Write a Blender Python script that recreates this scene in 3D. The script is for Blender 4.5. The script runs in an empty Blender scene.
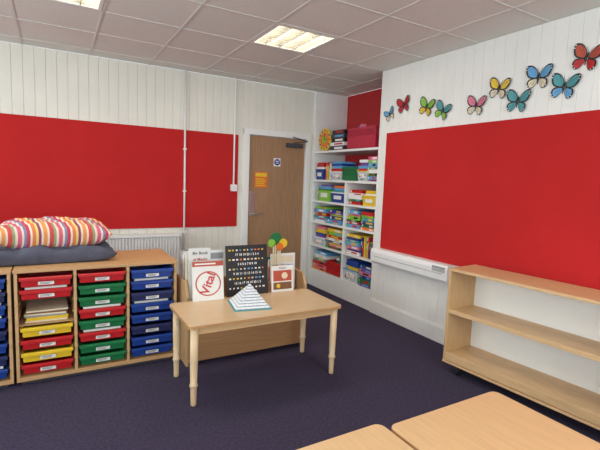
import bpy, bmesh, math, random
from mathutils import Vector, Matrix
random.seed(7)
scene = bpy.context.scene
scene.view_settings.view_transform = 'Standard'

# ------------------------------------------------------------------ materials
def lin(c):
    out = []
    for v in c[:3]:
        v = v / 255.0
        out.append(v / 12.92 if v <= 0.04045 else ((v + 0.055) / 1.055) ** 2.4)
    return (out[0], out[1], out[2], 1.0)

_m = {}
def mat(name, col, rough=0.6, var=0.06, scale=12.0, bump=0.0, bscale=200.0, metal=0.0, stretch=(1, 1, 1), spec=0.5):
    if name in _m:
        return _m[name]
    m = bpy.data.materials.new(name)
    m.use_nodes = True
    nt = m.node_tree
    b = nt.nodes['Principled BSDF']
    b.inputs['Roughness'].default_value = rough
    b.inputs['Metallic'].default_value = metal
    b.inputs['Specular IOR Level'].default_value = spec
    tc = nt.nodes.new('ShaderNodeTexCoord')
    mp = nt.nodes.new('ShaderNodeMapping')
    mp.inputs['Scale'].default_value = stretch
    nt.links.new(tc.outputs['Object'], mp.inputs['Vector'])
    n = nt.nodes.new('ShaderNodeTexNoise')
    n.inputs['Scale'].default_value = scale
    n.inputs['Detail'].default_value = 5
    nt.links.new(mp.outputs['Vector'], n.inputs['Vector'])
    r = nt.nodes.new('ShaderNodeValToRGB')
    c = lin(col)
    r.color_ramp.elements[0].position = 0.3
    r.color_ramp.elements[1].position = 0.7
    r.color_ramp.elements[0].color = tuple(x * (1 - var) for x in c[:3]) + (1,)
    r.color_ramp.elements[1].color = tuple(min(1, x * (1 + var)) for x in c[:3]) + (1,)
    nt.links.new(n.outputs['Fac'], r.inputs['Fac'])
    nt.links.new(r.outputs['Color'], b.inputs['Base Color'])
    if bump > 0:
        n2 = nt.nodes.new('ShaderNodeTexNoise')
        n2.inputs['Scale'].default_value = bscale
        nt.links.new(tc.outputs['Object'], n2.inputs['Vector'])
        bp = nt.nodes.new('ShaderNodeBump')
        bp.inputs['Strength'].default_value = bump
        bp.inputs['Distance'].default_value = 0.004
        nt.links.new(n2.outputs['Fac'], bp.inputs['Height'])
        nt.links.new(bp.outputs['Normal'], b.inputs['Normal'])
    _m[name] = m
    return m

def emit(name, col, strength):
    m = bpy.data.materials.new(name)
    m.use_nodes = True
    b = m.node_tree.nodes['Principled BSDF']
    b.inputs['Base Color'].default_value = lin(col)
    b.inputs['Emission Color'].default_value = lin(col)
    b.inputs['Emission Strength'].default_value = strength
    return m

WALL = mat('cream_painted_boards', (224, 222, 211), 0.55, 0.03, 3, 0.05, 60)
WALLR = mat('white_painted_boards', (230, 230, 225), 0.55, 0.03, 3, 0.05, 60)
TRIM = mat('white_gloss_trim', (231, 231, 228), 0.35, 0.02)
RED = mat('red_board', (183, 37, 38), 0.8, 0.05, 2.0, 0.15, 250, spec=0.15)
RECESSRED = mat('red_paint', (180, 36, 38), 0.7, 0.05, 3)
CARPET = mat('navy_carpet', (66, 60, 80), 0.95, 0.25, 60, 0.8, 350, spec=0.1)
TILE = mat('ceiling_tile', (226, 225, 219), 0.9, 0.05, 90, 0.3, 160, spec=0.1)
TBAR = mat('ceiling_tbar', (214, 213, 208), 0.6, 0.02)
BEECH_X = mat('beech_x', (206, 168, 122), 0.4, 0.10, 14, 0, stretch=(0.5, 8, 8))
BEECH_Y = mat('beech_y', (208, 172, 128), 0.4, 0.10, 14, 0, stretch=(8, 0.5, 8))
BEECH_Z = mat('beech_z', (198, 160, 114), 0.45, 0.10, 14, 0, stretch=(8, 8, 0.5))
EDGE = mat('beech_edge', (180, 136, 90), 0.5, 0.1, 14, 0, stretch=(2, 2, 8))
MAPLE = mat('maple_leg', (212, 184, 146), 0.4, 0.07, 14, 0, stretch=(8, 8, 0.6))
TABTOP = mat('table_laminate', (204, 174, 136), 0.3, 0.06, 10, 0, stretch=(0.6, 9, 3))
TABTOP2 = mat('table_laminate_warm', (208, 172, 128), 0.3, 0.06, 10, 0, stretch=(9, 0.6, 3))
UNITWOOD = mat('unit_beech', (192, 150, 104), 0.45, 0.10, 12, 0, stretch=(0.7, 8, 8))
DARKWOOD = mat('browser_wood', (168, 124, 82), 0.5, 0.12, 10, 0, stretch=(0.6, 8, 8))
DOORWOOD = mat('door_veneer', (156, 120, 88), 0.45, 0.16, 9, 0, stretch=(9, 9, 0.5))
BLACK = mat('black', (24, 24, 28), 0.5)
DGREY = mat('dark_grey', (62, 62, 68), 0.5)
GREY = mat('grey', (150, 150, 152), 0.5)
METAL = mat('brushed_metal', (180, 180, 182), 0.3, 0.03, metal=0.9)
WHITE = mat('white_plastic', (234, 234, 233), 0.4, 0.02)
PAPER = mat('paper', (226, 225, 220), 0.8, 0.03)
C = {
 'red': mat('plastic_red', (188, 30, 34), 0.35, 0.04), 'blue': mat('plastic_blue', (28, 62, 140), 0.35, 0.04),
 'green': mat('plastic_green', (24, 110, 62), 0.35, 0.04), 'yellow': mat('plastic_yellow', (224, 188, 44), 0.35, 0.04),
 'orange': mat('plastic_orange', (224, 116, 44), 0.35, 0.04), 'teal': mat('teal', (70, 150, 155), 0.5, 0.05),
 'lime': mat('lime', (130, 190, 60), 0.4, 0.05), 'purple': mat('purple', (110, 74, 150), 0.5, 0.05),
 'pink': mat('pink', (218, 116, 142), 0.5, 0.05), 'sky': mat('sky_blue', (96, 160, 206), 0.5, 0.05),
 'navy': mat('navy', (30, 38, 84), 0.5, 0.05), 'white': WHITE, 'black': BLACK, 'grey': GREY, 'dgrey': DGREY,
 'paper': PAPER, 'brown': mat('brown', (120, 80, 52), 0.6, 0.08), 'maroon': mat('maroon', (130, 34, 44), 0.5, 0.05),
 'cream': mat('cream', (220, 208, 178), 0.6, 0.04), 'crimson': mat('crimson_plastic', (176, 34, 60), .4, .05),
 'clear': mat('frosted_tub', (196, 202, 208), 0.25, 0.05), 'rust': mat('rust_red', (180, 78, 56), .6, .06)}

# ------------------------------------------------------------------ mesh builder
class B:
    def __init__(s):
        s.bm = bmesh.new(); s.mats = []
    def mi(s, m):
        if m not in s.mats: s.mats.append(m)
        return s.mats.index(m)
    def face(s, pts, m, smooth=False):
        vs = [s.bm.verts.new(p) for p in pts]
        f = s.bm.faces.new(vs); f.material_index = s.mi(m); f.smooth = smooth
        return f
    def box(s, x0, x1, y0, y1, z0, z1, m, M=None):
        x0, x1 = min(x0, x1), max(x0, x1); y0, y1 = min(y0, y1), max(y0, y1); z0, z1 = min(z0, z1), max(z0, z1)
        P = [Vector((x, y, z)) for z in (z0, z1) for y in (y0, y1) for x in (x0, x1)]
        if M is not None: P = [M @ p for p in P]
        v = [s.bm.verts.new(p) for p in P]
        k = s.mi(m)
        for q in ((0, 2, 3, 1), (4, 5, 7, 6), (0, 1, 5, 4), (2, 6, 7, 3), (0, 4, 6, 2), (1, 3, 7, 5)):
            f = s.bm.faces.new([v[i] for i in q]); f.material_index = k
    def prism(s, pts, ext, m, smooth=False):
        ext = Vector(ext); a = [s.bm.verts.new(Vector(p)) for p in pts]; b = [s.bm.verts.new(Vector(p) + ext) for p in pts]
        k = s.mi(m); n = len(pts)
        f = s.bm.faces.new(a[::-1]); f.material_index = k
        f = s.bm.faces.new(b); f.material_index = k
        for i in range(n):
            f = s.bm.faces.new([a[i], a[(i + 1) % n], b[(i + 1) % n], b[i]]); f.material_index = k; f.smooth = smooth
    def tube(s, p0, p1, r0, r1, m, seg=16):
        p0 = Vector(p0); p1 = Vector(p1); d = (p1 - p0).normalized()
        a = d.orthogonal().normalized(); c = d.cross(a); k = s.mi(m)
        A = []; Bv = []
        for i in range(seg):
            t = 2 * math.pi * i / seg; o = a * math.cos(t) + c * math.sin(t)
            A.append(s.bm.verts.new(p0 + o * r0)); Bv.append(s.bm.verts.new(p1 + o * r1))
        for i in range(seg):
            f = s.bm.faces.new([A[i], A[(i + 1) % seg], Bv[(i + 1) % seg], Bv[i]]); f.material_index = k; f.smooth = True
        f = s.bm.faces.new(A[::-1]); f.material_index = k
        f = s.bm.faces.new(Bv); f.material_index = k
    def lathe(s, x, y, prof, m, seg=24):
        k = s.mi(m); rings = []
        for r, z in prof:
            rings.append([s.bm.verts.new((x + r * math.cos(2 * math.pi * i / seg), y + r * math.sin(2 * math.pi * i / seg), z)) for i in range(seg)])
        for a, b in zip(rings, rings[1:]):
            for i in range(seg):
                f = s.bm.faces.new([a[i], a[(i + 1) % seg], b[(i + 1) % seg], b[i]]); f.material_index = k; f.smooth = True
        f = s.bm.faces.new(rings[0][::-1]); f.material_index = k
        f = s.bm.faces.new(rings[-1]); f.material_index = k
    def text(s, body, size, m, M, cx=0, cz=0, off=-.002, rot=0, bold=.0):
        """real text geometry laid on a vertical sheet (local XZ plane, facing -Y)"""
        cu = bpy.data.curves.new('t', 'FONT'); cu.body = body; cu.size = size; cu.align_x = 'CENTER'; cu.align_y = 'CENTER'; cu.offset = bold; cu.resolution_u = 3
        o = bpy.data.objects.new('t', cu); scene.collection.objects.link(o)
        dg = bpy.context.evaluated_depsgraph_get(); me = bpy.data.meshes.new_from_object(o.evaluated_get(dg))
        T = M @ Matrix.Translation((cx, off, cz)) @ Matrix.Rotation(rot, 4, 'Y') @ Matrix.Rotation(math.pi / 2, 4, 'X')
        k = s.mi(m); vs = [s.bm.verts.new(T @ v.co) for v in me.vertices]
        for p in me.polygons:
            try: f = s.bm.faces.new([vs[i] for i in p.vertices]); f.material_index = k
            except ValueError: pass
        bpy.data.objects.remove(o); bpy.data.curves.remove(cu); bpy.data.meshes.remove(me)
    def finish(s, name, origin=None, bevel=0.0, parent=None, rotz=0.0):
        bmesh.ops.recalc_face_normals(s.bm, faces=s.bm.faces)
        xs = [v.co for v in s.bm.verts]
        if origin is None:
            mn = Vector([min(c[i] for c in xs) for i in range(3)]); mx = Vector([max(c[i] for c in xs) for i in range(3)])
            origin = Vector(((mn.x + mx.x) / 2, (mn.y + mx.y) / 2, mn.z))
        origin = Vector(origin)
        bmesh.ops.translate(s.bm, verts=s.bm.verts, vec=-origin)
        me = bpy.data.meshes.new(name); s.bm.to_mesh(me); s.bm.free()
        for m in s.mats: me.materials.append(m)
        o = bpy.data.objects.new(name, me); o.location = origin; o.rotation_euler[2] = rotz
        scene.collection.objects.link(o)
        if parent: o.parent = parent; o.location = origin - parent.location
        if bevel > 0:
            md = o.modifiers.new('bevel', 'BEVEL'); md.width = bevel; md.segments = 2; md.limit_method = 'ANGLE'; md.angle_limit = math.radians(40)
        return o

def empty(name, loc):
    e = bpy.data.objects.new(name, None); e.location = loc; e.empty_display_size = 0.1
    scene.collection.objects.link(e); return e

# ------------------------------------------------------------------ room shell
XL, XR, YF, YB, ZC = -2.6, 3.17, -2.2, 5.18, 2.72
XREC, YREC = 3.71, 3.75
DX0, DX1, DZ = 2.20, 3.04, 2.05

b = B(); b.box(XL - .2, XREC + .2, YF - .2, YB + .3, -0.1, 0, CARPET); b.finish('floor')

b = B()
b.box(XL - .2, DX0 - .01, YB + .012, YB + .2, 0, ZC, WALL)
b.box(DX1 + .01, XREC + .2, YB + .012, YB + .2, 0, ZC, WALL)
b.box(DX0 - .01, DX1 + .01, YB + .012, YB + .2, DZ + .01, ZC, WALL)
def planks_back(x0, x1, z0, z1):
    x = x0
    while x < x1 - 0.005:
        xe = min(x + 0.098, x1)
        w = 0.004
        b.prism([(x + .0005, YB + .014, z0), (x + .0005, YB + w, z0), (x + .0005 + w, YB, z0), (xe - .0005 - w, YB, z0), (xe - .0005, YB + w, z0), (xe - .0005, YB + .014, z0)], (0, 0, z1 - z0), WALL)
        x += 0.098
planks_back(XL, DX0 - .01, 0, ZC)
planks_back(DX0 - .01, DX1 + .01, DZ + .01, ZC)
planks_back(DX1 + .01, XREC, 0, ZC)
b.finish('wall_back')

b = B()
b.box(XR + .012, XREC + .2, YF - .2, YREC, 0, ZC, WALLR)
y = YREC
while y > YF:
    ye = max(y - 0.098, YF); w = .003
    b.prism([(XR + .014, y - .0005, 0), (XR + w, y - .0005, 0), (XR, y - .0005 - w, 0), (XR, ye + .0005 + w, 0), (XR + w, ye + .0005, 0), (XR + .014, ye + .0005, 0)], (0, 0, ZC), WALLR)
    y -= 0.098
b.finish('wall_right')
b = B(); b.box(XREC, XREC + .2, YREC, YB + .012, 0, ZC, RECESSRED); b.finish('wall_recess')

def wall_window(name, axis, pos, thick, a0, a1, openings, z0, z1):
    b = B()
    def seg(u0, u1, za, zb):
        if axis == 'x': b.box(pos - thick, pos, u0, u1, za, zb, WALL)
        else: b.box(u0, u1, pos - thick, pos, za, zb, WALL)
    cur = a0
    for (u0, u1) in openings:
        seg(cur, u0, 0, ZC); seg(u0, u1, 0, z0); seg(u0, u1, z1, ZC); cur = u1
    seg(cur, a1, 0, ZC)
    b.finish(name)
WZ0, WZ1 = 0.95, 2.45
LO = [(-1.2, 1.2), (1.7, 4.3)]
FO = [(-2.0, 0.2), (0.7, 2.8)]
wall_window('wall_left', 'x', XL, .2, YF - .2, YB + .012, LO, WZ0, WZ1)
wall_window('wall_front', 'y', YF, .2, XL, XR + .012, FO, WZ0, WZ1)
n = 1
for axis, pos, ops in (('x', XL, LO), ('y', YF, FO)):
    for (u0, u1) in ops:
        b = B()
        def bx(a, c, za, zb, d0=-.12, d1=-.06):
            if axis == 'x': b.box(pos + d0, pos + d1, a, c, za, zb, TRIM)
            else: b.box(a, c, pos + d0, pos + d1, za, zb, TRIM)
        bx(u0, u1, WZ0, WZ0 + .06); bx(u0, u1, WZ1 - .06, WZ1); bx(u0, u0 + .06, WZ0 + .06, WZ1 - .06); bx(u1 - .06, u1, WZ0 + .06, WZ1 - .06)
        mid = (u0 + u1) / 2; bx(mid - .03, mid + .03, WZ0 + .06, WZ1 - .06)
        bx(u0 + .06, mid - .03, 1.98, 2.02); bx(mid + .03, u1 - .06, 1.98, 2.02)
        b.finish('window_%d' % n, bevel=.004); n += 1

gx = [XL] + [0.95 + .6 * k for k in range(-5, 5) if XL < 0.95 + .6 * k < XREC] + [XREC]
gy = [YF] + [3.14 + .6 * k for k in range(-8, 4) if YF < 3.14 + .6 * k < YB] + [YB]
lights = [(1.55, 3.14), (-0.25, 3.14), (1.55, 0.14), (-0.25, 0.14)]
b = B()
b.box(XL - .2, XREC + .2, YF - .2, YB + .2, ZC + .12, ZC + .2, TILE)
for i in range(len(gx) - 1):
    for j in range(len(gy) - 1):
        if any(abs(gx[i] - l[0]) < .02 and abs(gy[j] - l[1]) < .02 for l in lights): continue
        b.box(gx[i], gx[i + 1], gy[j], gy[j + 1], ZC + .003, ZC + .02, TILE)
for x in gx[1:-1]: b.box(x - .009, x + .009, YF, YB, ZC - .001, ZC + .004, TBAR)
for y in gy[1:-1]: b.box(XL, XREC, y - .009, y + .009, ZC - .0011, ZC + .004, TBAR)
b.finish('ceiling')

TUBE = emit('fluorescent_tube', (255, 244, 214), 9.0)
DIFF = emit('light_diffuser', (255, 246, 222), 2.2)
for (lx, ly) in lights:
    b = B(); x0, x1, y0, y1 = lx + .014, lx + .586, ly + .014, ly + .586
    b.box(x0, x1, y0, y1, ZC + .075, ZC + .085, DIFF)
    for q in ((x0, x0 + .025, y0, y1), (x1 - .025, x1, y0, y1), (x0 + .025, x1 - .025, y0, y0 + .025), (x0 + .025, x1 - .025, y1 - .025, y1)):
        b.box(*q, ZC - .001, ZC + .075, TRIM)
    for k in range(4):
        xx = x0 + .07 + k * .143
        b.tube((xx, y0 + .03, ZC + .05), (xx, y1 - .03, ZC + .05), .013, .013, TUBE, 10)
    for k in range(1, 4):
        xx = x0 + k * .143; b.box(xx - .003, xx + .003, y0 + .025, y1 - .025, ZC + .002, ZC + .04, METAL)
    for k in range(1, 10):
        yy = y0 + k * .0572; b.box(x0 + .025, x1 - .025, yy - .002, yy + .002, ZC + .004, ZC + .038, METAL)
    b.finish('ceiling_light')

b = B(); b.box(XR - .018, XR, YF, YREC, 0, .15, TRIM); b.box(XR - .010, XR, YF, YREC, .15, .165, TRIM); b.finish('baseboard_right', bevel=.003)
b = B(); b.box(XL, DX0 - .1, YB - .018, YB, 0, .15, TRIM); b.finish('baseboard_back', bevel=.003)

# door
b = B()
b.box(DX0, DX1, YB + .012, YB + .055, 0.005, DZ, DOORWOOD)
b.box(DX0 + .03, DX0 + .10, YB + .008, YB + .012, 1.0, 1.32, METAL)
b.tube((DX0 + .065, YB + .008, 1.03), (DX0 + .065, YB - .045, 1.03), .010, .010, METAL)
b.tube((DX0 + .065, YB - .04, 1.03), (DX0 + .19, YB - .04, 1.03), .010, .009, METAL)
b.finish('door_1', bevel=.002)
b = B()
aw = .075
b.box(DX0 - aw - .01, DX0 - .003, YB - .03, YB + .05, 0, DZ + aw, TRIM)
b.box(DX1 + .003, DX1 + aw, YB - .03, YB + .05, 0, DZ + aw, TRIM)
b.box(DX0 - aw - .01, DX1 + aw, YB - .034, YB + .05, DZ + .004, DZ + aw + .01, TRIM)
b.finish('trim_1', bevel=.006)
b = B()
b.box(DX1 - .30, DX1 - .06, YB - .045, YB + .0118, 1.93, 1.985, DGREY)
b.tube((DX1 - .20, YB - .03, 1.99), (DX1 - .02, YB - .10, 2.02), .008, .008, DGREY, 8)
b.tube((DX1 - .02, YB - .10, 2.02), (DX1 - .22, YB - .04, 2.07), .008, .008, DGREY, 8)
b.finish('door_closer', bevel=.003)
b = B()
b.box(2.29, 2.48, YB + .007, YB + .0115, 1.37, 1.58, C['orange'])
b.box(2.305, 2.465, YB + .005, YB + .007, 1.52, 1.565, C['yellow'])
for k in range(4): b.box(2.31, 2.45 - .02 * (k % 2), YB + .005, YB + .007, 1.395 + .028 * k, 1.408 + .028 * k, C['yellow'])
b.finish('fire_action_sign')
b = B()
b.box(2.565, 2.665, YB + .008, YB + .0115, 1.665, 1.775, WHITE)
b.prism([(2.615 + .044 * math.cos(a * math.pi / 12), YB + .008, 1.72 + .044 * math.sin(a * math.pi / 12)) for a in range(24)], (0, -.002, 0), C['blue'])
b.box(2.59, 2.64, YB + .004, YB + .0062, 1.728, 1.738, WHITE); b.box(2.595, 2.635, YB + .004, YB + .0062, 1.704, 1.714, WHITE)
b.finish('fire_door_sign')

# ------------------------------------------------------------------ boards on walls
b = B(); b.box(-2.2, 2.045, YB - .016, YB - .0003, .865, 2.035, RED); b.finish('notice_board', bevel=.003)
b = B(); b.box(XR - .016, XR - .0003, -1.6, 3.63, .775, 2.04, RED); b.finish('notice_board', bevel=.003)

b = B(); b.tube((1.36, YB - .028, .19), (1.36, YB - .028, ZC), .011, .011, TRIM, 12)
for z in (.4, .8, 1.3, 1.8, 2.3): b.box(1.34, 1.38, YB - .04, YB - (.0165 if .82 < z < 2.035 else .0005), z, z + .018, TRIM)
b.finish('conduit_pipe')
b = B(); b.tube((1.985, YB - .028, 1.40), (1.985, YB - .028, ZC), .011, .011, TRIM, 12)
b.box(1.945, 2.025, YB - .055, YB - .0165, 1.32, 1.405, WHITE); b.box(1.97, 2.0, YB - .060, YB - .055, 1.345, 1.38, PAPER)
b.finish('light_switch', bevel=.003)

# radiator
b = B()
rx0, rx1, rz0, rz1 = .3, 1.30, .18, .80
b.box(rx0, rx1, YB - .075, YB - .03, rz0, rz1 - .03, WHITE)
b.box(rx0 - .01, rx1 + .01, YB - .11, YB - .025, rz1 - .03, rz1, WHITE)
x = rx0 + .01
while x < rx1 - .02:
    b.box(x, x + .018, YB - .10, YB - .075, rz0 + .02, rz1 - .04, WHITE); x += .034
b.box(rx0 + .1, rx0 + .13, YB - .03, YB - .001, .3, .6, GREY); b.box(rx1 - .13, rx1 - .1, YB - .03, YB - .001, .3, .6, GREY)
b.tube((rx1 - .02, YB - .06, .0), (rx1 - .02, YB - .06, .2), .009, .009, TRIM, 10)
b.finish('radiator', bevel=.003)

# wall heater box
b = B()
prof = [(XR - .0005, .60), (XR - .075, .60), (XR - .10, .63), (XR - .105, .73), (XR - .09, .77), (XR - .0005, .774)]
b.prism([(p[0], 2.60, p[1]) for p in prof], (0, 1.08, 0), WHITE)
b.box(XR - .108, XR - .10, 2.66, 3.62, .685, .69, GREY)
for k in range(14): b.box(XR - .1075, XR - .10, 2.63 + .011 * k, 2.636 + .011 * k, .70, .75, GREY)
b.finish('wall_heater', bevel=.004)

# ------------------------------------------------------------------ butterflies
def smooth_poly(P, it=2):
    for _ in range(it):
        Q = []
        for i in range(len(P)):
            a, c = P[i], P[(i + 1) % len(P)]
            Q.append((a[0] * .75 + c[0] * .25, a[1] * .75 + c[1] * .25)); Q.append((a[0] * .25 + c[0] * .75, a[1] * .25 + c[1] * .75))
        P = Q
    return P
def butterfly(y, z, rot, s, col, col2):
    upper = smooth_poly([(0.004, -.004), (.012, .05), (.06, .098), (.108, .095), (.108, .05), (.085, .0), (.03, -.012)])
    lower = smooth_poly([(0.004, .0), (.04, -.004), (.078, -.012), (.088, -.05), (.062, -.088), (.034, -.080), (.010, -.04)])
    def inset(P, k, sh=(0, 0)):
        cx = sum(p[0] for p in P) / len(P); cy = sum(p[1] for p in P) / len(P)
        return [(cx + (p[0] - cx) * k + sh[0], cy + (p[1] - cy) * k + sh[1]) for p in P]
    b = B(); cr, sr = math.cos(rot), math.sin(rot)
    def W(a, c, off):
        lift = .004 + abs(a) * .15
        a2, c2 = a * s, c * s
        return (XR - lift * s - off, y - (a2 * cr - c2 * sr), z + (a2 * sr + c2 * cr))
    def lay(P, off, m, th=.001):
        b.prism([W(p[0], p[1], off) for p in P], (-th, 0, 0), m)
    for sg in (1, -1):
        for P, cc, kk in ((upper, col, .78), (lower, col2, .78)):
            Q = [(p[0] * sg, p[1]) for p in P]
            lay(Q, 0 if P is upper else .0003, BLACK)
            I = inset(Q, kk, (-.004 * sg, 0)); lay(I, .0013, C[cc])
            for tx, ty in ((.9, .35), (.55, .9), (.8, .75)):
                ex, ey = sg * (.10 if P is upper else .075) * tx, (.09 if P is upper else -.07) * ty
                lay([(sg * .01, 0), (ex + .0016, ey), (ex - .0016, ey + .0016)], .0026, BLACK)
        for (aa, cc) in ((.098, .080), (.100, .060), (.074, -.062), (.058, -.076)):
            lay([(sg * aa + .0045 * math.cos(t * math.pi / 4), cc + .0045 * math.sin(t * math.pi / 4)) for t in range(8)], .0034, WHITE)
    p = [W(0, v, .003) for v in (.035, -.05)]
    b.tube(p[0], p[1], .005 * s, .0025 * s, BLACK, 8)
    for sg in (1, -1): b.tube(W(0, .033, .002), W(.022 * sg, .075, .002), .0012, .0008, BLACK, 6)
    b.finish('butterfly_decoration')
for (y, z, r, s, c, c2) in [(3.607, 2.235, .4, .72, 'sky', 'cream'), (3.40, 2.31, .15, .88, 'red', 'crimson'), (3.08, 2.25, -.3, .92, 'lime', 'yellow'), (2.877, 2.19, -.4, .88, 'teal', 'lime'),
        (2.51, 2.19, -.15, .9, 'pink', 'cream'), (2.30, 2.30, -.2, .9, 'yellow', 'cream'), (2.125, 2.175, -.15, .95, 'teal', 'teal'), (1.974, 2.33, -.1, .95, 'sky', 'cream'),
        (1.777, 2.23, -.2, .95, 'teal', 'sky'), (1.645, 2.40, -.25, .95, 'rust', 'red')]:
    butterfly(y, z, r, s, c, c2)

# ------------------------------------------------------------------ recess shelving
UY = 4.37
SH = [1.90, 1.51, 1.22, .93, .60, .25]
b = B()
for z in SH: b.box(XR + .005, XREC - .002, YREC + .022, YB - .034, z - .028, z, TRIM)
b.box(XR + .003, XR + .03, YREC + .022, YB - .034, 0, .25 - .028, TRIM)
b.box(XR + .002, XREC - .002, UY - .014, UY + .014, .25, 1.51 - .028, TRIM)
b.box(XR, XREC - .002, YREC + .001, YREC + .022, 0, ZC, TRIM)
b.box(XR, XREC - .002, YB - .034, YB - .001, 0, ZC, TRIM)
b.finish('built_in_shelves', bevel=.002)

cols = ['red', 'blue', 'green', 'yellow', 'sky', 'orange', 'white', 'red', 'teal', 'purple', 'lime', 'yellow', 'pink', 'blue', 'white', 'sky']
def game_stack(y0, y1, z, hmax, x=XR + .015, d=.30):
    b = B(); top = z
    while top < z + hmax - .02:
        h = random.uniform(.022, .05)
        if top + h > z + hmax: break
        w = (y1 - y0) * random.uniform(.80, 1.0); o = y0 + (y1 - y0 - w) * random.random(); xs = x + random.uniform(0, .03)
        b.box(xs, xs + d, o, o + w, top, top + h * .97, C[random.choice(cols)])
        a = o + w * random.uniform(.05, .2)
        b.box(xs - .001, xs, a, a + w * random.uniform(.25, .5), top + h * .25, top + h * .75, C[random.choice(['white', 'yellow', 'cream', 'red', 'sky', 'black'])])
        b.box(xs - .001, xs, o + w * .84, o + w * .94, top + h * .2, top + h * .8, C[random.choice(['yellow', 'lime', 'red', 'white'])])
        top += h
    b.finish('board_game_stack', bevel=.0012)
def book_row(y0, y1, z, hmax, x=XR + .03, name='book_row'):
    b = B(); y = y0
    while y < y1 - .012:
        w = random.uniform(.008, .024); w = min(w, y1 - y); h = hmax * random.uniform(.68, 1.0); xs = x + random.uniform(0, .03)
        b.box(xs, xs + .2, y, y + w - .001, z, z + h, C[random.choice(cols)])
        b.box(xs - .0008, xs, y + w * .2, y + w * .8, z + h * .6, z + h * .8, C[random.choice(['white', 'cream', 'yellow'])])
        y += w
    b.finish(name)
def basket(y0, y1, z, h, col, x=XR + .02, d=.28, name='storage_basket', solid=.35):
    b = B(); m = C[col]; t = .008; i = .015
    b.box(x + i, x + d - i, y0 + i, y1 - i, z, z + t, m)
    for (a0, a1, c0, c1) in ((x, x + t, y0, y1), (x + d - t, x + d, y0, y1), (x + t, x + d - t, y0, y0 + t), (x + t, x + d - t, y1 - t, y1)):
        b.box(a0 - .003 if a0 == x else a0, a1, c0, c1, z + h - .025, z + h, m)
        b.box(a0, a1, c0, c1, z + t, z + h * solid, m)
    k = int((y1 - y0) / .022)
    for q in range(k + 1):
        yy = y0 + (y1 - y0 - .012) * q / k
        b.box(x, x + t, yy, yy + .012, z + h * solid, z + h - .025, m); b.box(x + d - t, x + d, yy, yy + .012, z + h * solid, z + h - .025, m)
    for q in range(10):
        xx = x + t + (d - 2 * t - .01) * q / 9
        b.box(xx, xx + .01, y0, y0 + t, z + h * solid, z + h - .025, m); b.box(xx, xx + .01, y1 - t, y1, z + h * solid, z + h - .025, m)
    for q in range(26):
        cx = random.uniform(x + .04, x + d - .04); cy = random.uniform(y0 + .04, y1 - .04); s = random.uniform(.016, .032)
        zz = z + random.choice([.012 + s, h * .5, h * .8, h * .98, h * 1.06])
        M = Matrix.Translation((cx, cy, zz)) @ Matrix.Rotation(random.random() * 3, 4, 'Z') @ Matrix.Rotation(random.random(), 4, 'X')
        b.box(-s, s, -s * .7, s * .7, -s * .7, s * .7, C[random.choice(cols)], M)
    b.finish(name, bevel=.001)
def tub(y0, y1, z, h, col, lid, x=XR + .02, d=.25, top=None):
    b = B()
    b.prism([(x + .01, y0 + .008, z), (x + .01, y1 - .008, z), (x, y1, z + h), (x, y0, z + h)], (d, 0, 0), C[col])
    b.box(x - .006, x + d + .006, y0 - .003, y1 + .003, z + h, z + h + .014, C[lid])
    b.box(x - .0012, x + .004, y0 + (y1 - y0) * .22, y1 - (y1 - y0) * .22, z + h * .35, z + h * .75, PAPER)
    if col == 'clear':
        for q in range(14):
            yy = y0 + .02 + (y1 - y0 - .05) * random.random(); zz = z + .012 + (h - .05) * random.random()
            b.box(x - .0006 - .0001 * q, x + .004, yy, yy + .02, zz, zz + .018, C[random.choice(cols)])
    zt = z + h + .014
    if top:
        while zt < z + h + top:
            hh = random.uniform(.020, .04); w = (y1 - y0) * random.uniform(.7, .98)
            b.box(x + .01, x + d - .02, y0 + .004, y0 + .004 + w, zt, zt + hh * .96, C[random.choice(cols)]); zt += hh
    b.finish('storage_tub', bevel=.002)

z = 1.90
b = B()
cy, cz, x0 = 4.98, z + .155, XR + .06
b.prism([(x0, cy + .145 * math.cos(t * math.pi / 16), cz + .155 * math.sin(t * math.pi / 16)) for t in range(32)], (.02, 0, 0), C['yellow'])
b.prism([(x0, cy + .105 * math.cos(t * math.pi / 16), cz + .105 * math.sin(t * math.pi / 16)) for t in range(32)], (-.004, 0, 0), C['orange'])
for k in range(12):
    a = k * math.pi / 6; yy = cy + .123 * math.cos(a); zz = cz + .125 * math.sin(a)
    b.prism([(x0, yy + .013 * math.cos(t * math.pi / 4), zz + .013 * math.sin(t * math.pi / 4)) for t in range(8)], (-.006, 0, 0), C[['red', 'green', 'blue'][k % 3]])
b.prism([(x0 - .004, cy + .05 * math.cos(t * math.pi / 8), cz + .05 * math.sin(t * math.pi / 8)) for t in range(16)], (-.003, 0, 0), C['lime'])
b.box(x0 - .009, x0 - .007, cy - .005, cy + .005, cz, cz + .08, BLACK); b.box(x0 - .009, x0 - .007, cy - .06, cy, cz - .004, cz + .004, BLACK)
b.finish('teaching_clock')
b = B(); top = z
for h, m1, m2, w in ((.06, 'dgrey', 'white', .30), (.045, 'white', 'red', .31), (.055, 'black', 'white', .28), (.05, 'dgrey', 'sky', .30), (.05, 'black', 'red', .27)):
    b.box(XR + .04, XR + .34, 4.50, 4.50 + w, top, top + h * .97, C[m1]); b.box(XR + .039, XR + .04, 4.53, 4.53 + w * .6, top + h * .25, top + h * .7, C[m2]); top += h
b.finish('board_game_stack', bevel=.002)
basket(3.86, 4.40, z, .25, 'crimson', d=.34, solid=.6)
z = 1.51
tub(4.93, 5.11, z, .13, 'blue', 'navy', top=.09); book_row(4.78, 4.91, z, .24); tub(4.50, 4.76, z, .10, 'clear', 'white', top=.13); basket(4.18, 4.47, z, .17, 'green'); tub(3.98, 4.16, z, .11, 'clear', 'yellow', top=.12); game_stack(3.80, 3.97, z, .29)
z = 1.22
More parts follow.
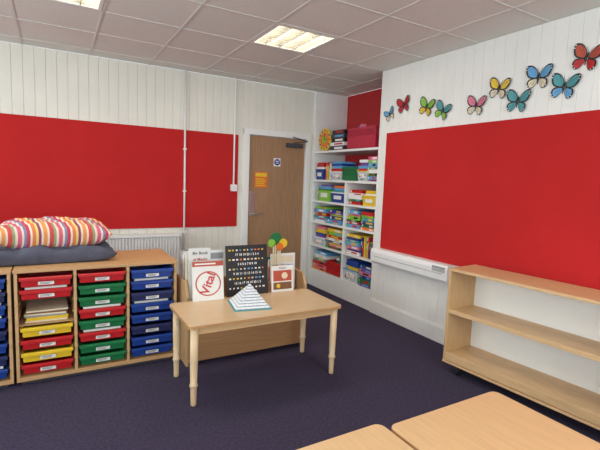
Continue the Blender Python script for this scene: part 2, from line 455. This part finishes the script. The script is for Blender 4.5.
book_row(5.04, 5.13, z, .19); tub(4.74, 5.02, z, .15, 'lime', 'green', top=.06); tub(4.41, 4.71, z, .12, 'blue', 'white', top=.07); game_stack(4.06, 4.34, z, .20); tub(3.80, 4.04, z, .11, 'yellow', 'yellow', top=.06)
z = .93
game_stack(4.80, 5.12, z, .22); game_stack(4.41, 4.78, z, .21); game_stack(4.08, 4.34, z, .23); game_stack(3.79, 4.06, z, .22)
z = .60
tub(4.82, 5.11, z, .10, 'clear', 'white', top=.14); game_stack(4.41, 4.80, z, .27); game_stack(4.06, 4.34, z, .27); book_row(3.80, 4.04, z, .26)
z = .25
game_stack(4.76, 5.12, z, .28); basket(4.41, 4.74, z, .18, 'red'); tub(4.06, 4.34, z, .14, 'clear', 'sky', top=.12); game_stack(3.79, 4.04, z, .29)

# ------------------------------------------------------------------ low bookcase on castors
def bookcase():
    L, D, H = 1.30, .345, .85; b = B(); t = .02
    b.box(0, D, -L, 0, H - .022, H, BEECH_Y)
    b.box(.004, D, -t, 0, .09, H - .022, BEECH_Z); b.box(.004, D, -L, -L + t, .09, H - .022, BEECH_Z)
    b.box(.012, D - .006, -L + t, -t, .49, .508, BEECH_Y); b.box(.006, .024, -L + t, -t, .488, .520, BEECH_Y)
    b.box(.012, D - .006, -L + t, -t, .140, .158, BEECH_Y); b.box(0.002, .022, -L + t, -t, .105, .168, BEECH_Y)
    b.box(-.004, .03, -L, 0, .083, .10, BEECH_Y)
    b.box(.03, D, -L + t, -t, .09, .105, BEECH_Y)
    b.box(D - .006, D, -L + t, -t, .108, H - .022, WALLR)
    for yy in (-.12, -L + .10):
        for xx in (.045, D - .055):
            b.box(xx - .022, xx + .022, yy - .022, yy + .022, .078, .09, METAL)
            b.box(xx - .016, xx + .016, yy - .014, yy - .010, .03, .083, DGREY); b.box(xx - .016, xx + .016, yy + .010, yy + .014, .03, .083, DGREY)
            b.tube((xx, yy - .009, .03), (xx, yy + .009, .03), .03, .03, BLACK, 16)
    return b.finish('low_bookcase', origin=(0, 0, 0), bevel=.002)
o = bookcase(); o.location = (2.70, 2.27, 0); o.rotation_euler[2] = math.radians(4.6)

# ------------------------------------------------------------------ tables
def rrect(x0, x1, y0, y1, r, z):
    P = []
    for cx, cy, a0 in ((x1 - r, y1 - r, 0), (x0 + r, y1 - r, 90), (x0 + r, y0 + r, 180), (x1 - r, y0 + r, 270)):
        for k in range(7):
            a = math.radians(a0 + 15 * k); P.append((cx + r * math.cos(a), cy + r * math.sin(a), z))
    return P
def table(x0, x1, y0, y1, H, topm, name='wooden_table'):
    b = B()
    b.prism(rrect(x0, x1, y0, y1, .035, H - .022), (0, 0, .019), EDGE)
    b.prism(rrect(x0 + .0015, x1 - .0015, y0 + .0015, y1 - .0015, .034, H - .003), (0, 0, .003), topm)
    i = .045
    for q in ((x0 + i, x1 - i, y0 + i, y0 + i + .018), (x0 + i, x1 - i, y1 - i - .018, y1 - i), (x0 + i, x0 + i + .018, y0 + i, y1 - i), (x1 - i - .018, x1 - i, y0 + i, y1 - i)):
        b.box(*q, H - .075, H - .022, BEECH_X)
    for xx in (x0 + .048, x1 - .048):
        for yy in (y0 + .048, y1 - .048):
            b.lathe(xx, yy, [(.016, 0), (.019, .004), (.019, .03), (.021, .12), (.0215, .125), (.027, .13), (.027, .145), (.022, .15), (.026, .3), (.027, H - .022)], MAPLE)
    b.finish(name, bevel=0)
table(.715, 1.90, 2.57, 3.12, .553, TABTOP)
table(1.12, 1.775, .07, 1.18, .55, TABTOP2)
table(.44, 1.108, .10, 1.215, .548, TABTOP2)

# ------------------------------------------------------------------ tray storage units
def tray_parts(b, cx, yf, z0, col, w=.315, h=.07, d=.42, label=True, fill=None):
    m = C[col]; x0, x1 = cx - w / 2, cx + w / 2; t = .004
    b.box(x0 + .015, x1 - .015, yf + .012, yf + d, z0, z0 + t, m)
    b.prism([(x0 + .015, yf + .016, z0), (x0 + .015, yf + .010, z0), (x0 + .008, yf + .004, z0 + h), (x0 + .008, yf + .010, z0 + h)], (w - .026, 0, 0), m)
    b.box(x0 + .012, x1 - .012, yf + d - t, yf + d, z0 + t, z0 + h, m)
    b.box(x0 + .010, x0 + .014, yf + .012, yf + d - t, z0 + t, z0 + h, m); b.box(x1 - .014, x1 - .010, yf + .012, yf + d - t, z0 + t, z0 + h, m)
    b.box(x0, x0 + .012, yf - .002, yf + d, z0 + h - .004, z0 + h, m); b.box(x1 - .012, x1, yf - .002, yf + d, z0 + h - .004, z0 + h, m)
    b.prism([(x0, yf + .008, z0 + h), (x0, yf - .012, z0 + h), (x0, yf - .018, z0 + h - .006), (x0, yf - .018, z0 + h - .022), (x0, yf - .013, z0 + h - .022), (x0, yf - .012, z0 + h - .008), (x0, yf + .008, z0 + h - .006)], (w, 0, 0), m)
    if label:
        b.box(cx - .048, cx + .048, yf + .0, yf + .006, z0 + .012, z0 + .034, PAPER)
        b.box(cx - .036, cx + .02, yf - .001, yf + .0, z0 + .018, z0 + .021, DGREY); b.box(cx - .036, cx + .03, yf - .001, yf, z0 + .026, z0 + .029, DGREY)
    if fill: b.box(x0 + .03, x1 - .03, yf + .03, yf + d - .05, z0 + .006, z0 + h + .01, C[fill])

def tray_unit(x0, yf, columns, H=.82, D=.60, pitch=.0885):
    ncol = len(columns); cw = .335; t = .02; x1 = x0 + ncol * cw + (ncol + 1) * t
    e = empty('tray_storage_unit', ((x0 + x1) / 2, yf + D / 2, 0))
    b = B()
    b.box(x0 - .004, x1 + .004, yf - .006, yf + D, H - .022, H, UNITWOOD)
    b.box(x0, x1, yf, yf + D - .01, .03, .06, UNITWOOD)
    b.box(x0 + .03, x1 - .03, yf + .03, yf + D - .03, 0, .03, DGREY)
    b.box(x0, x1, yf + D - .012, yf + D - .002, .06, H - .022, UNITWOOD)
    for k in range(ncol + 1):
        xx = x0 + k * (cw + t); b.box(xx, xx + t, yf, yf + D - .012, .06, H - .022, BEECH_Z)
    for k in range(ncol):
        xa = x0 + t + k * (cw + t)
        for q in range(8):
            zz = .078 + q * pitch + .07 - .012
            b.box(xa, xa + .0095, yf + .02, yf + .44, zz, zz + .006, UNITWOOD); b.box(xa + cw - .0095, xa + cw, yf + .02, yf + .44, zz, zz + .006, UNITWOOD)
        if k == 0 and x0 > -1:
            zz = .078 + 3 * pitch + .078
            b.box(xa, xa + cw, yf + .02, yf + .45, zz, zz + .006, UNITWOOD)
            for q in range(7):
                M = Matrix.Translation((xa + cw / 2, yf + .22, zz + .006 + q * .012)) @ Matrix.Rotation(random.uniform(-.08, .08), 4, 'Z')
                b.box(-.13, .13, -.16, .16, 0, .0115, C[['cream', 'yellow', 'yellow', 'grey', 'cream', 'brown', 'cream'][q]], M)
    b.finish('carcass', parent=e, bevel=.002)
    idx = 1
    for k, colm in enumerate(columns):
        cx = x0 + t + k * (cw + t) + cw / 2
        for q, c in enumerate(colm):
            if c is None: continue
            b = B(); z0 = .078 + (7 - q) * pitch
            fill = 'paper' if random.random() < .25 else None
            tray_parts(b, cx, yf + .004 - random.uniform(0, .012), z0, c, fill=fill)
            b.finish('tray_%d' % idx, parent=e); idx += 1
    return e
tray_unit(-.25, 3.37, [
    ['red', 'red', None, None, 'yellow', 'red', 'yellow', 'red'],
    ['red', 'green', 'green', 'red', 'green', 'red', 'green', 'green'],
    ['blue', 'blue', 'navy', 'blue', 'blue', 'navy', 'blue', 'blue']])
tray_unit(-1.352, 3.37, [['red', 'green', 'yellow', 'red', 'green', 'blue', 'red', 'green'], ['yellow', 'red', 'green', 'blue', 'yellow', 'red', 'green', 'blue'], ['blue', 'navy', 'blue', 'blue', 'navy', 'blue', 'navy', 'blue']])

# ------------------------------------------------------------------ cushions
def pillow(name, cx, cy, z, L, W, T, m, n=44, rot=0, power=.42, lump=1.0):
    bm = bmesh.new(); g = {}
    for side in (1, -1):
        for i in range(n + 1):
            for j in range(n + 1):
                u = -1 + 2 * i / n; v = -1 + 2 * j / n
                if side == -1 and (i in (0, n) or j in (0, n)): g[(side, i, j)] = g[(1, i, j)]; continue
                e = max(0, (1 - abs(u) ** 3) * (1 - abs(v) ** 3)) ** power
                px = u * L / 2 * (1 - .06 * (1 - v * v) * abs(u) ** 6)
                py = v * W / 2 * (1 - .06 * (1 - u * u) * abs(v) ** 6)
                hz = e * T / 2 * side
                wr = lump * (.006 * math.sin(9 * u + 4 * v) * e + .004 * math.sin(17 * v - 5 * u) * e + .0025 * math.sin(23 * u + 11 * v) * e)
                if side == -1: hz = -T * .5 * min(1, e * 1.3); wr = 0
                g[(side, i, j)] = bm.verts.new((px, py, hz + wr + T / 2))
    for side in (1, -1):
        for i in range(n):
            for j in range(n):
                q = [g[(side, i, j)], g[(side, i + 1, j)], g[(side, i + 1, j + 1)], g[(side, i, j + 1)]]
                if side == -1: q = q[::-1]
                try: f = bm.faces.new(q); f.smooth = True
                except ValueError: pass
    me = bpy.data.meshes.new(name); bm.to_mesh(me); bm.free(); me.materials.append(m)
    o = bpy.data.objects.new(name, me); o.location = (cx, cy, z); o.rotation_euler = (0, 0, rot); scene.collection.objects.link(o); return o

sm = bpy.data.materials.new('striped_fabric'); sm.use_nodes = True; nt = sm.node_tree; bs = nt.nodes['Principled BSDF']; bs.inputs['Roughness'].default_value = .9
tc = nt.nodes.new('ShaderNodeTexCoord'); mp = nt.nodes.new('ShaderNodeMapping'); mp.inputs['Rotation'].default_value = (0, 0, math.radians(-20)); mp.inputs['Scale'].default_value = (4.2, 4.2, 4.2)
sx = nt.nodes.new('ShaderNodeSeparateXYZ'); fr = nt.nodes.new('ShaderNodeMath'); fr.operation = 'FRACT'; rp = nt.nodes.new('ShaderNodeValToRGB')
nt.links.new(tc.outputs['Object'], mp.inputs['Vector']); nt.links.new(mp.outputs['Vector'], sx.inputs[0]); nt.links.new(sx.outputs['X'], fr.inputs[0]); nt.links.new(fr.outputs[0], rp.inputs[0]); nt.links.new(rp.outputs[0], bs.inputs['Base Color'])
rp.color_ramp.interpolation = 'CONSTANT'
sc = [(0, (190, 62, 84)), (.08, (222, 206, 190)), (.13, (212, 124, 70)), (.22, (222, 196, 120)), (.28, (140, 66, 96)), (.35, (222, 206, 190)), (.40, (214, 144, 80)), (.50, (222, 206, 190)), (.55, (196, 78, 76)), (.66, (140, 156, 112)), (.72, (222, 206, 190)), (.78, (204, 98, 120)), (.88, (222, 206, 190)), (.93, (120, 130, 160))]
el = rp.color_ramp.elements; el[0].position = 0; el[0].color = lin(sc[0][1]); el[1].position = sc[1][0]; el[1].color = lin(sc[1][1])
for p, c in sc[2:]:
    e_ = el.new(p); e_.color = lin(c)
GF = mat('grey_fabric', (74, 76, 92), .9, .3, 9, .4, 200)
pillow('floor_cushion', -.03, 3.75, .8205, .87, .52, .12, GF, rot=.03, power=.25, lump=2.4)
pillow('striped_cushion', -.01, 3.78, .925, .78, .48, .20, sm, rot=.03, power=.45, lump=1.5)

# ------------------------------------------------------------------ book browser + display books
bx0, bx1, by0, by1 = .87, 1.95, 3.20, 3.62
b = B()
b.box(bx0 + .02, bx1 - .02, by0, by0 + .018, .03, .53, DARKWOOD)
b.box(bx0 + .02, bx1 - .02, by1 - .018, by1, .03, .60, DARKWOOD)
b.box(bx0 + .02, bx1 - .02, by0 + .018, by1 - .018, .40, .415, DARKWOOD)
for xx in (bx0, bx1 - .02):
    b.prism([(xx, by0 - .004, .0), (xx, by0 - .004, .56), (xx, by0 + .06, .67), (xx, by1, .67), (xx, by1, .0)], (.02, 0, 0), BEECH_Z)
b.box(1.60, 1.618, by0 + .018, by1 - .018, .415, .60, DARKWOOD)
b.finish('book_browser', bevel=.002)

def leaning(x, y, z, tilt, rz=0):
    return Matrix.Translation((x, y, z)) @ Matrix.Rotation(rz, 4, 'Z') @ Matrix.Rotation(-tilt, 4, 'X')
def disc(b, M, cx, cz, r, m, off, rx=1.0):
    b.prism([M @ Vector((cx + r * rx * math.cos(t * math.pi / 12), off, cz + r * math.sin(t * math.pi / 12))) for t in range(24)], M.to_3x3() @ Vector((0, -.001, 0)), m)

b = B(); M = leaning(1.005, 3.075, .5545, .16, -.05)
b.box(-.12, .12, 0, .012, 0, .30, PAPER, M); b.box(-.12, .12, -.001, 0, .262, .30, C['rust'], M)
disc(b, M, 0, .13, .095, C['rust'], 0, 1.05); disc(b, M, 0, .13, .085, PAPER, -.001, 1.05)
b.text('Vital', .095, C['red'], M, 0, .13, -.003, rot=math.radians(-68), bold=.0022)
b.box(-.10, .06, -.0015, -.001, .275, .286, PAPER, M)
b.finish('picture_book')
b = B(); M = leaning(1.00, 3.245, .416, .04)
b.box(-.10, .075, 0, .010, 0, .515, PAPER, M)
for k in range(3): b.text(('Big Book', 'of Maths', 'Stories')[k], .034, C['rust'] if k % 2 else DGREY, M, -.01, .475 - .05 * k, -.0015, bold=.0006)
b.finish('picture_book')
b = B(); M = leaning(1.13, 3.265, .416, .04)
b.box(-.05, .06, 0, .012, 0, .49, WHITE, M); b.box(-.05, .06, -.001, 0, .42, .47, C['grey'], M); b.box(-.04, .04, -.001, 0, .35, .40, C['rust'], M)
b.finish('picture_book')
b = B()
for k in range(9):
    M = leaning(.93 + .002 * k, 3.315 + k * .028, .4165, .03, .02)
    b.box(-.03, .12 + .02 * (k % 3), 0, .02, 0, .42 + .02 * ((k * 5) % 3), C[['cream', 'white', 'grey', 'clear', 'white', 'cream', 'paper', 'grey', 'white'][k]], M)
b.finish('big_book_bundle', bevel=.002)

b = B(); M = leaning(1.345, 3.11, .5545, .15, .0)
b.box(-.18, .18, 0, .010, 0, .405, BLACK, M)
random.seed(3)
for r in range(10):
    if r % 2 == 0:
        b.text(' '.join(['%d' % ((r * 7 + c_) % 20 + 1) for c_ in range(8)]), .026, WHITE, M, 0, .025 + r * .038, -.0012, bold=.0006)
    else:
        for c_ in range(10):
            w = .010 + .010 * random.random(); m = C[random.choice(['yellow', 'white', 'orange', 'sky', 'white', 'cream'])]
            b.box(-.158 + c_ * .032, -.158 + c_ * .032 + w, -.001, 0, .018 + r * .038, .018 + r * .038 + .012, m, M)
b.finish('number_chart', bevel=.001)

b = B(); M = leaning(1.655, 3.10, .5545, .12, -.03)
b.box(-.10, .10, 0, .012, 0, .22, PAPER, M); b.box(-.085, .085, -.001, 0, .09, .18, C['rust'], M); b.box(-.085, .085, -.001, 0, .02, .08, C['brown'], M)
disc(b, M, .02, .135, .028, C['cream'], -.001); disc(b, M, -.04, .05, .018, C['yellow'], -.001)
b.text('Shapes', .026, DGREY, M, 0, .20, -.002)
b.finish('picture_book')
b = B(); M = leaning(1.74, 3.262, .4165, .03, .0)
b.box(-.12, .12, 0, .012, 0, .43, PAPER, M); b.box(-.10, .10, -.001, 0, .35, .41, C['cream'], M); b.box(-.10, .02, -.001, 0, .28, .33, C['rust'], M); b.box(.03, .10, -.001, 0, .28, .33, C['sky'], M)
b.finish('picture_book')
b = B()
for k in range(7):
    M = leaning(1.76 + .01 * (k % 3), 3.33 + k * .03, .4165, .03, 0)
    b.box(-.12, .13, 0, .022, 0, .30 + .02 * ((k * 3) % 4), C[['rust', 'cream', 'brown', 'white', 'brown', 'green', 'cream'][k]], M)
b.finish('big_book_bundle', bevel=.002)
b = B()
base = (1.645, 3.24, .4165)
for q, (dx, zt_, r, c_) in enumerate(((0.0, .985, .056, 'green'), (.07, .945, .040, 'yellow'), (.035, .915, .034, 'orange'), (-.045, .95, .035, 'lime'))):
    yk = 3.238 - .005 * q
    b.box(base[0] + dx * .6 - .006, base[0] + dx * .6 + .006, yk, yk + .004, .4165, zt_ - r * .5, C['cream'])
    b.prism([(base[0] + dx + r * math.cos(t * math.pi / 12), yk, zt_ + r * math.sin(t * math.pi / 12)) for t in range(24)], (0, .004, 0), C[c_])
b.finish('counting_paddles')

# ------------------------------------------------------------------ pyramid model (stepped layers)
b = B(); hs = .128; M = Matrix.Translation((1.245, 2.855, .5535)) @ Matrix.Rotation(math.radians(-10), 4, 'Z')
b.box(-hs - .010, hs + .010, -hs - .010, hs + .010, 0, .006, C['teal'], M)
PYR = mat('pyramid_white', (214, 218, 222), .6, .12, 60)
PYG = mat('pyramid_grey', (128, 140, 152), .6, .12, 60)
N = 9; zh = .155
for k in range(N):
    s0 = hs * (1 - k / N); z0 = .006 + zh * k / N; z1 = .006 + zh * (k + 1) / N; s1 = s0 - hs / N * .75
    s1 = max(s1, .002); zm = z0 + (z1 - z0) * .35
    b.box(-s0, s0, -s0, s0, z0, zm, PYG, M)
    P0 = [M @ Vector(p) for p in ((-s0, -s0, zm), (s0, -s0, zm), (s0, s0, zm), (-s0, s0, zm))]
    P1 = [M @ Vector(p) for p in ((-s1, -s1, z1), (s1, -s1, z1), (s1, s1, z1), (-s1, s1, z1))]
    for q in range(4): b.face([P0[q], P0[(q + 1) % 4], P1[(q + 1) % 4], P1[q]], PYR)
    b.face(P1, PYR)
b.finish('pyramid_model')

# ------------------------------------------------------------------ lighting
w = bpy.data.worlds.new('world'); scene.world = w; w.use_nodes = True
bg = w.node_tree.nodes['Background']; bg.inputs[0].default_value = (.85, .93, 1, 1); bg.inputs[1].default_value = 1.2
def area(name, loc, rot, sx, sy, e, col):
    l = bpy.data.lights.new(name, 'AREA'); l.shape = 'RECTANGLE'; l.size = sx; l.size_y = sy; l.energy = e; l.color = col
    o = bpy.data.objects.new(name, l); o.location = loc; o.rotation_euler = rot; scene.collection.objects.link(o)
zc = (WZ0 + WZ1) / 2
for (u0, u1) in LO: area('window_daylight', (XL - .25, (u0 + u1) / 2, zc), (0, math.radians(-90), 0), WZ1 - WZ0, u1 - u0, 68, (.88, .96, 1))
for (u0, u1) in FO: area('window_daylight', ((u0 + u1) / 2, YF - .25, zc), (math.radians(90), 0, 0), u1 - u0, WZ1 - WZ0, 70, (.88, .96, 1))
for (lx, ly) in lights: area('ceiling_lamp', (lx + .3, ly + .3, ZC - .01), (0, 0, 0), .5, .5, 10, (1, .97, .90))

# ------------------------------------------------------------------ camera
fwd = Vector((0.5005, 0.8626, -0.1065)).normalized()
up = Vector((0.0200, 0.1116, 0.9936)); up = (up - fwd * up.dot(fwd)).normalized(); right = fwd.cross(up)
R = Matrix((right, up, -fwd)).transposed()
cam = bpy.data.cameras.new('camera'); cam.sensor_width = 36; cam.lens = 25.5; cam.clip_start = .05
co = bpy.data.objects.new('camera', cam); co.matrix_world = Matrix.Translation((0, 0, 1.5)) @ R.to_4x4()
scene.collection.objects.link(co); scene.camera = co
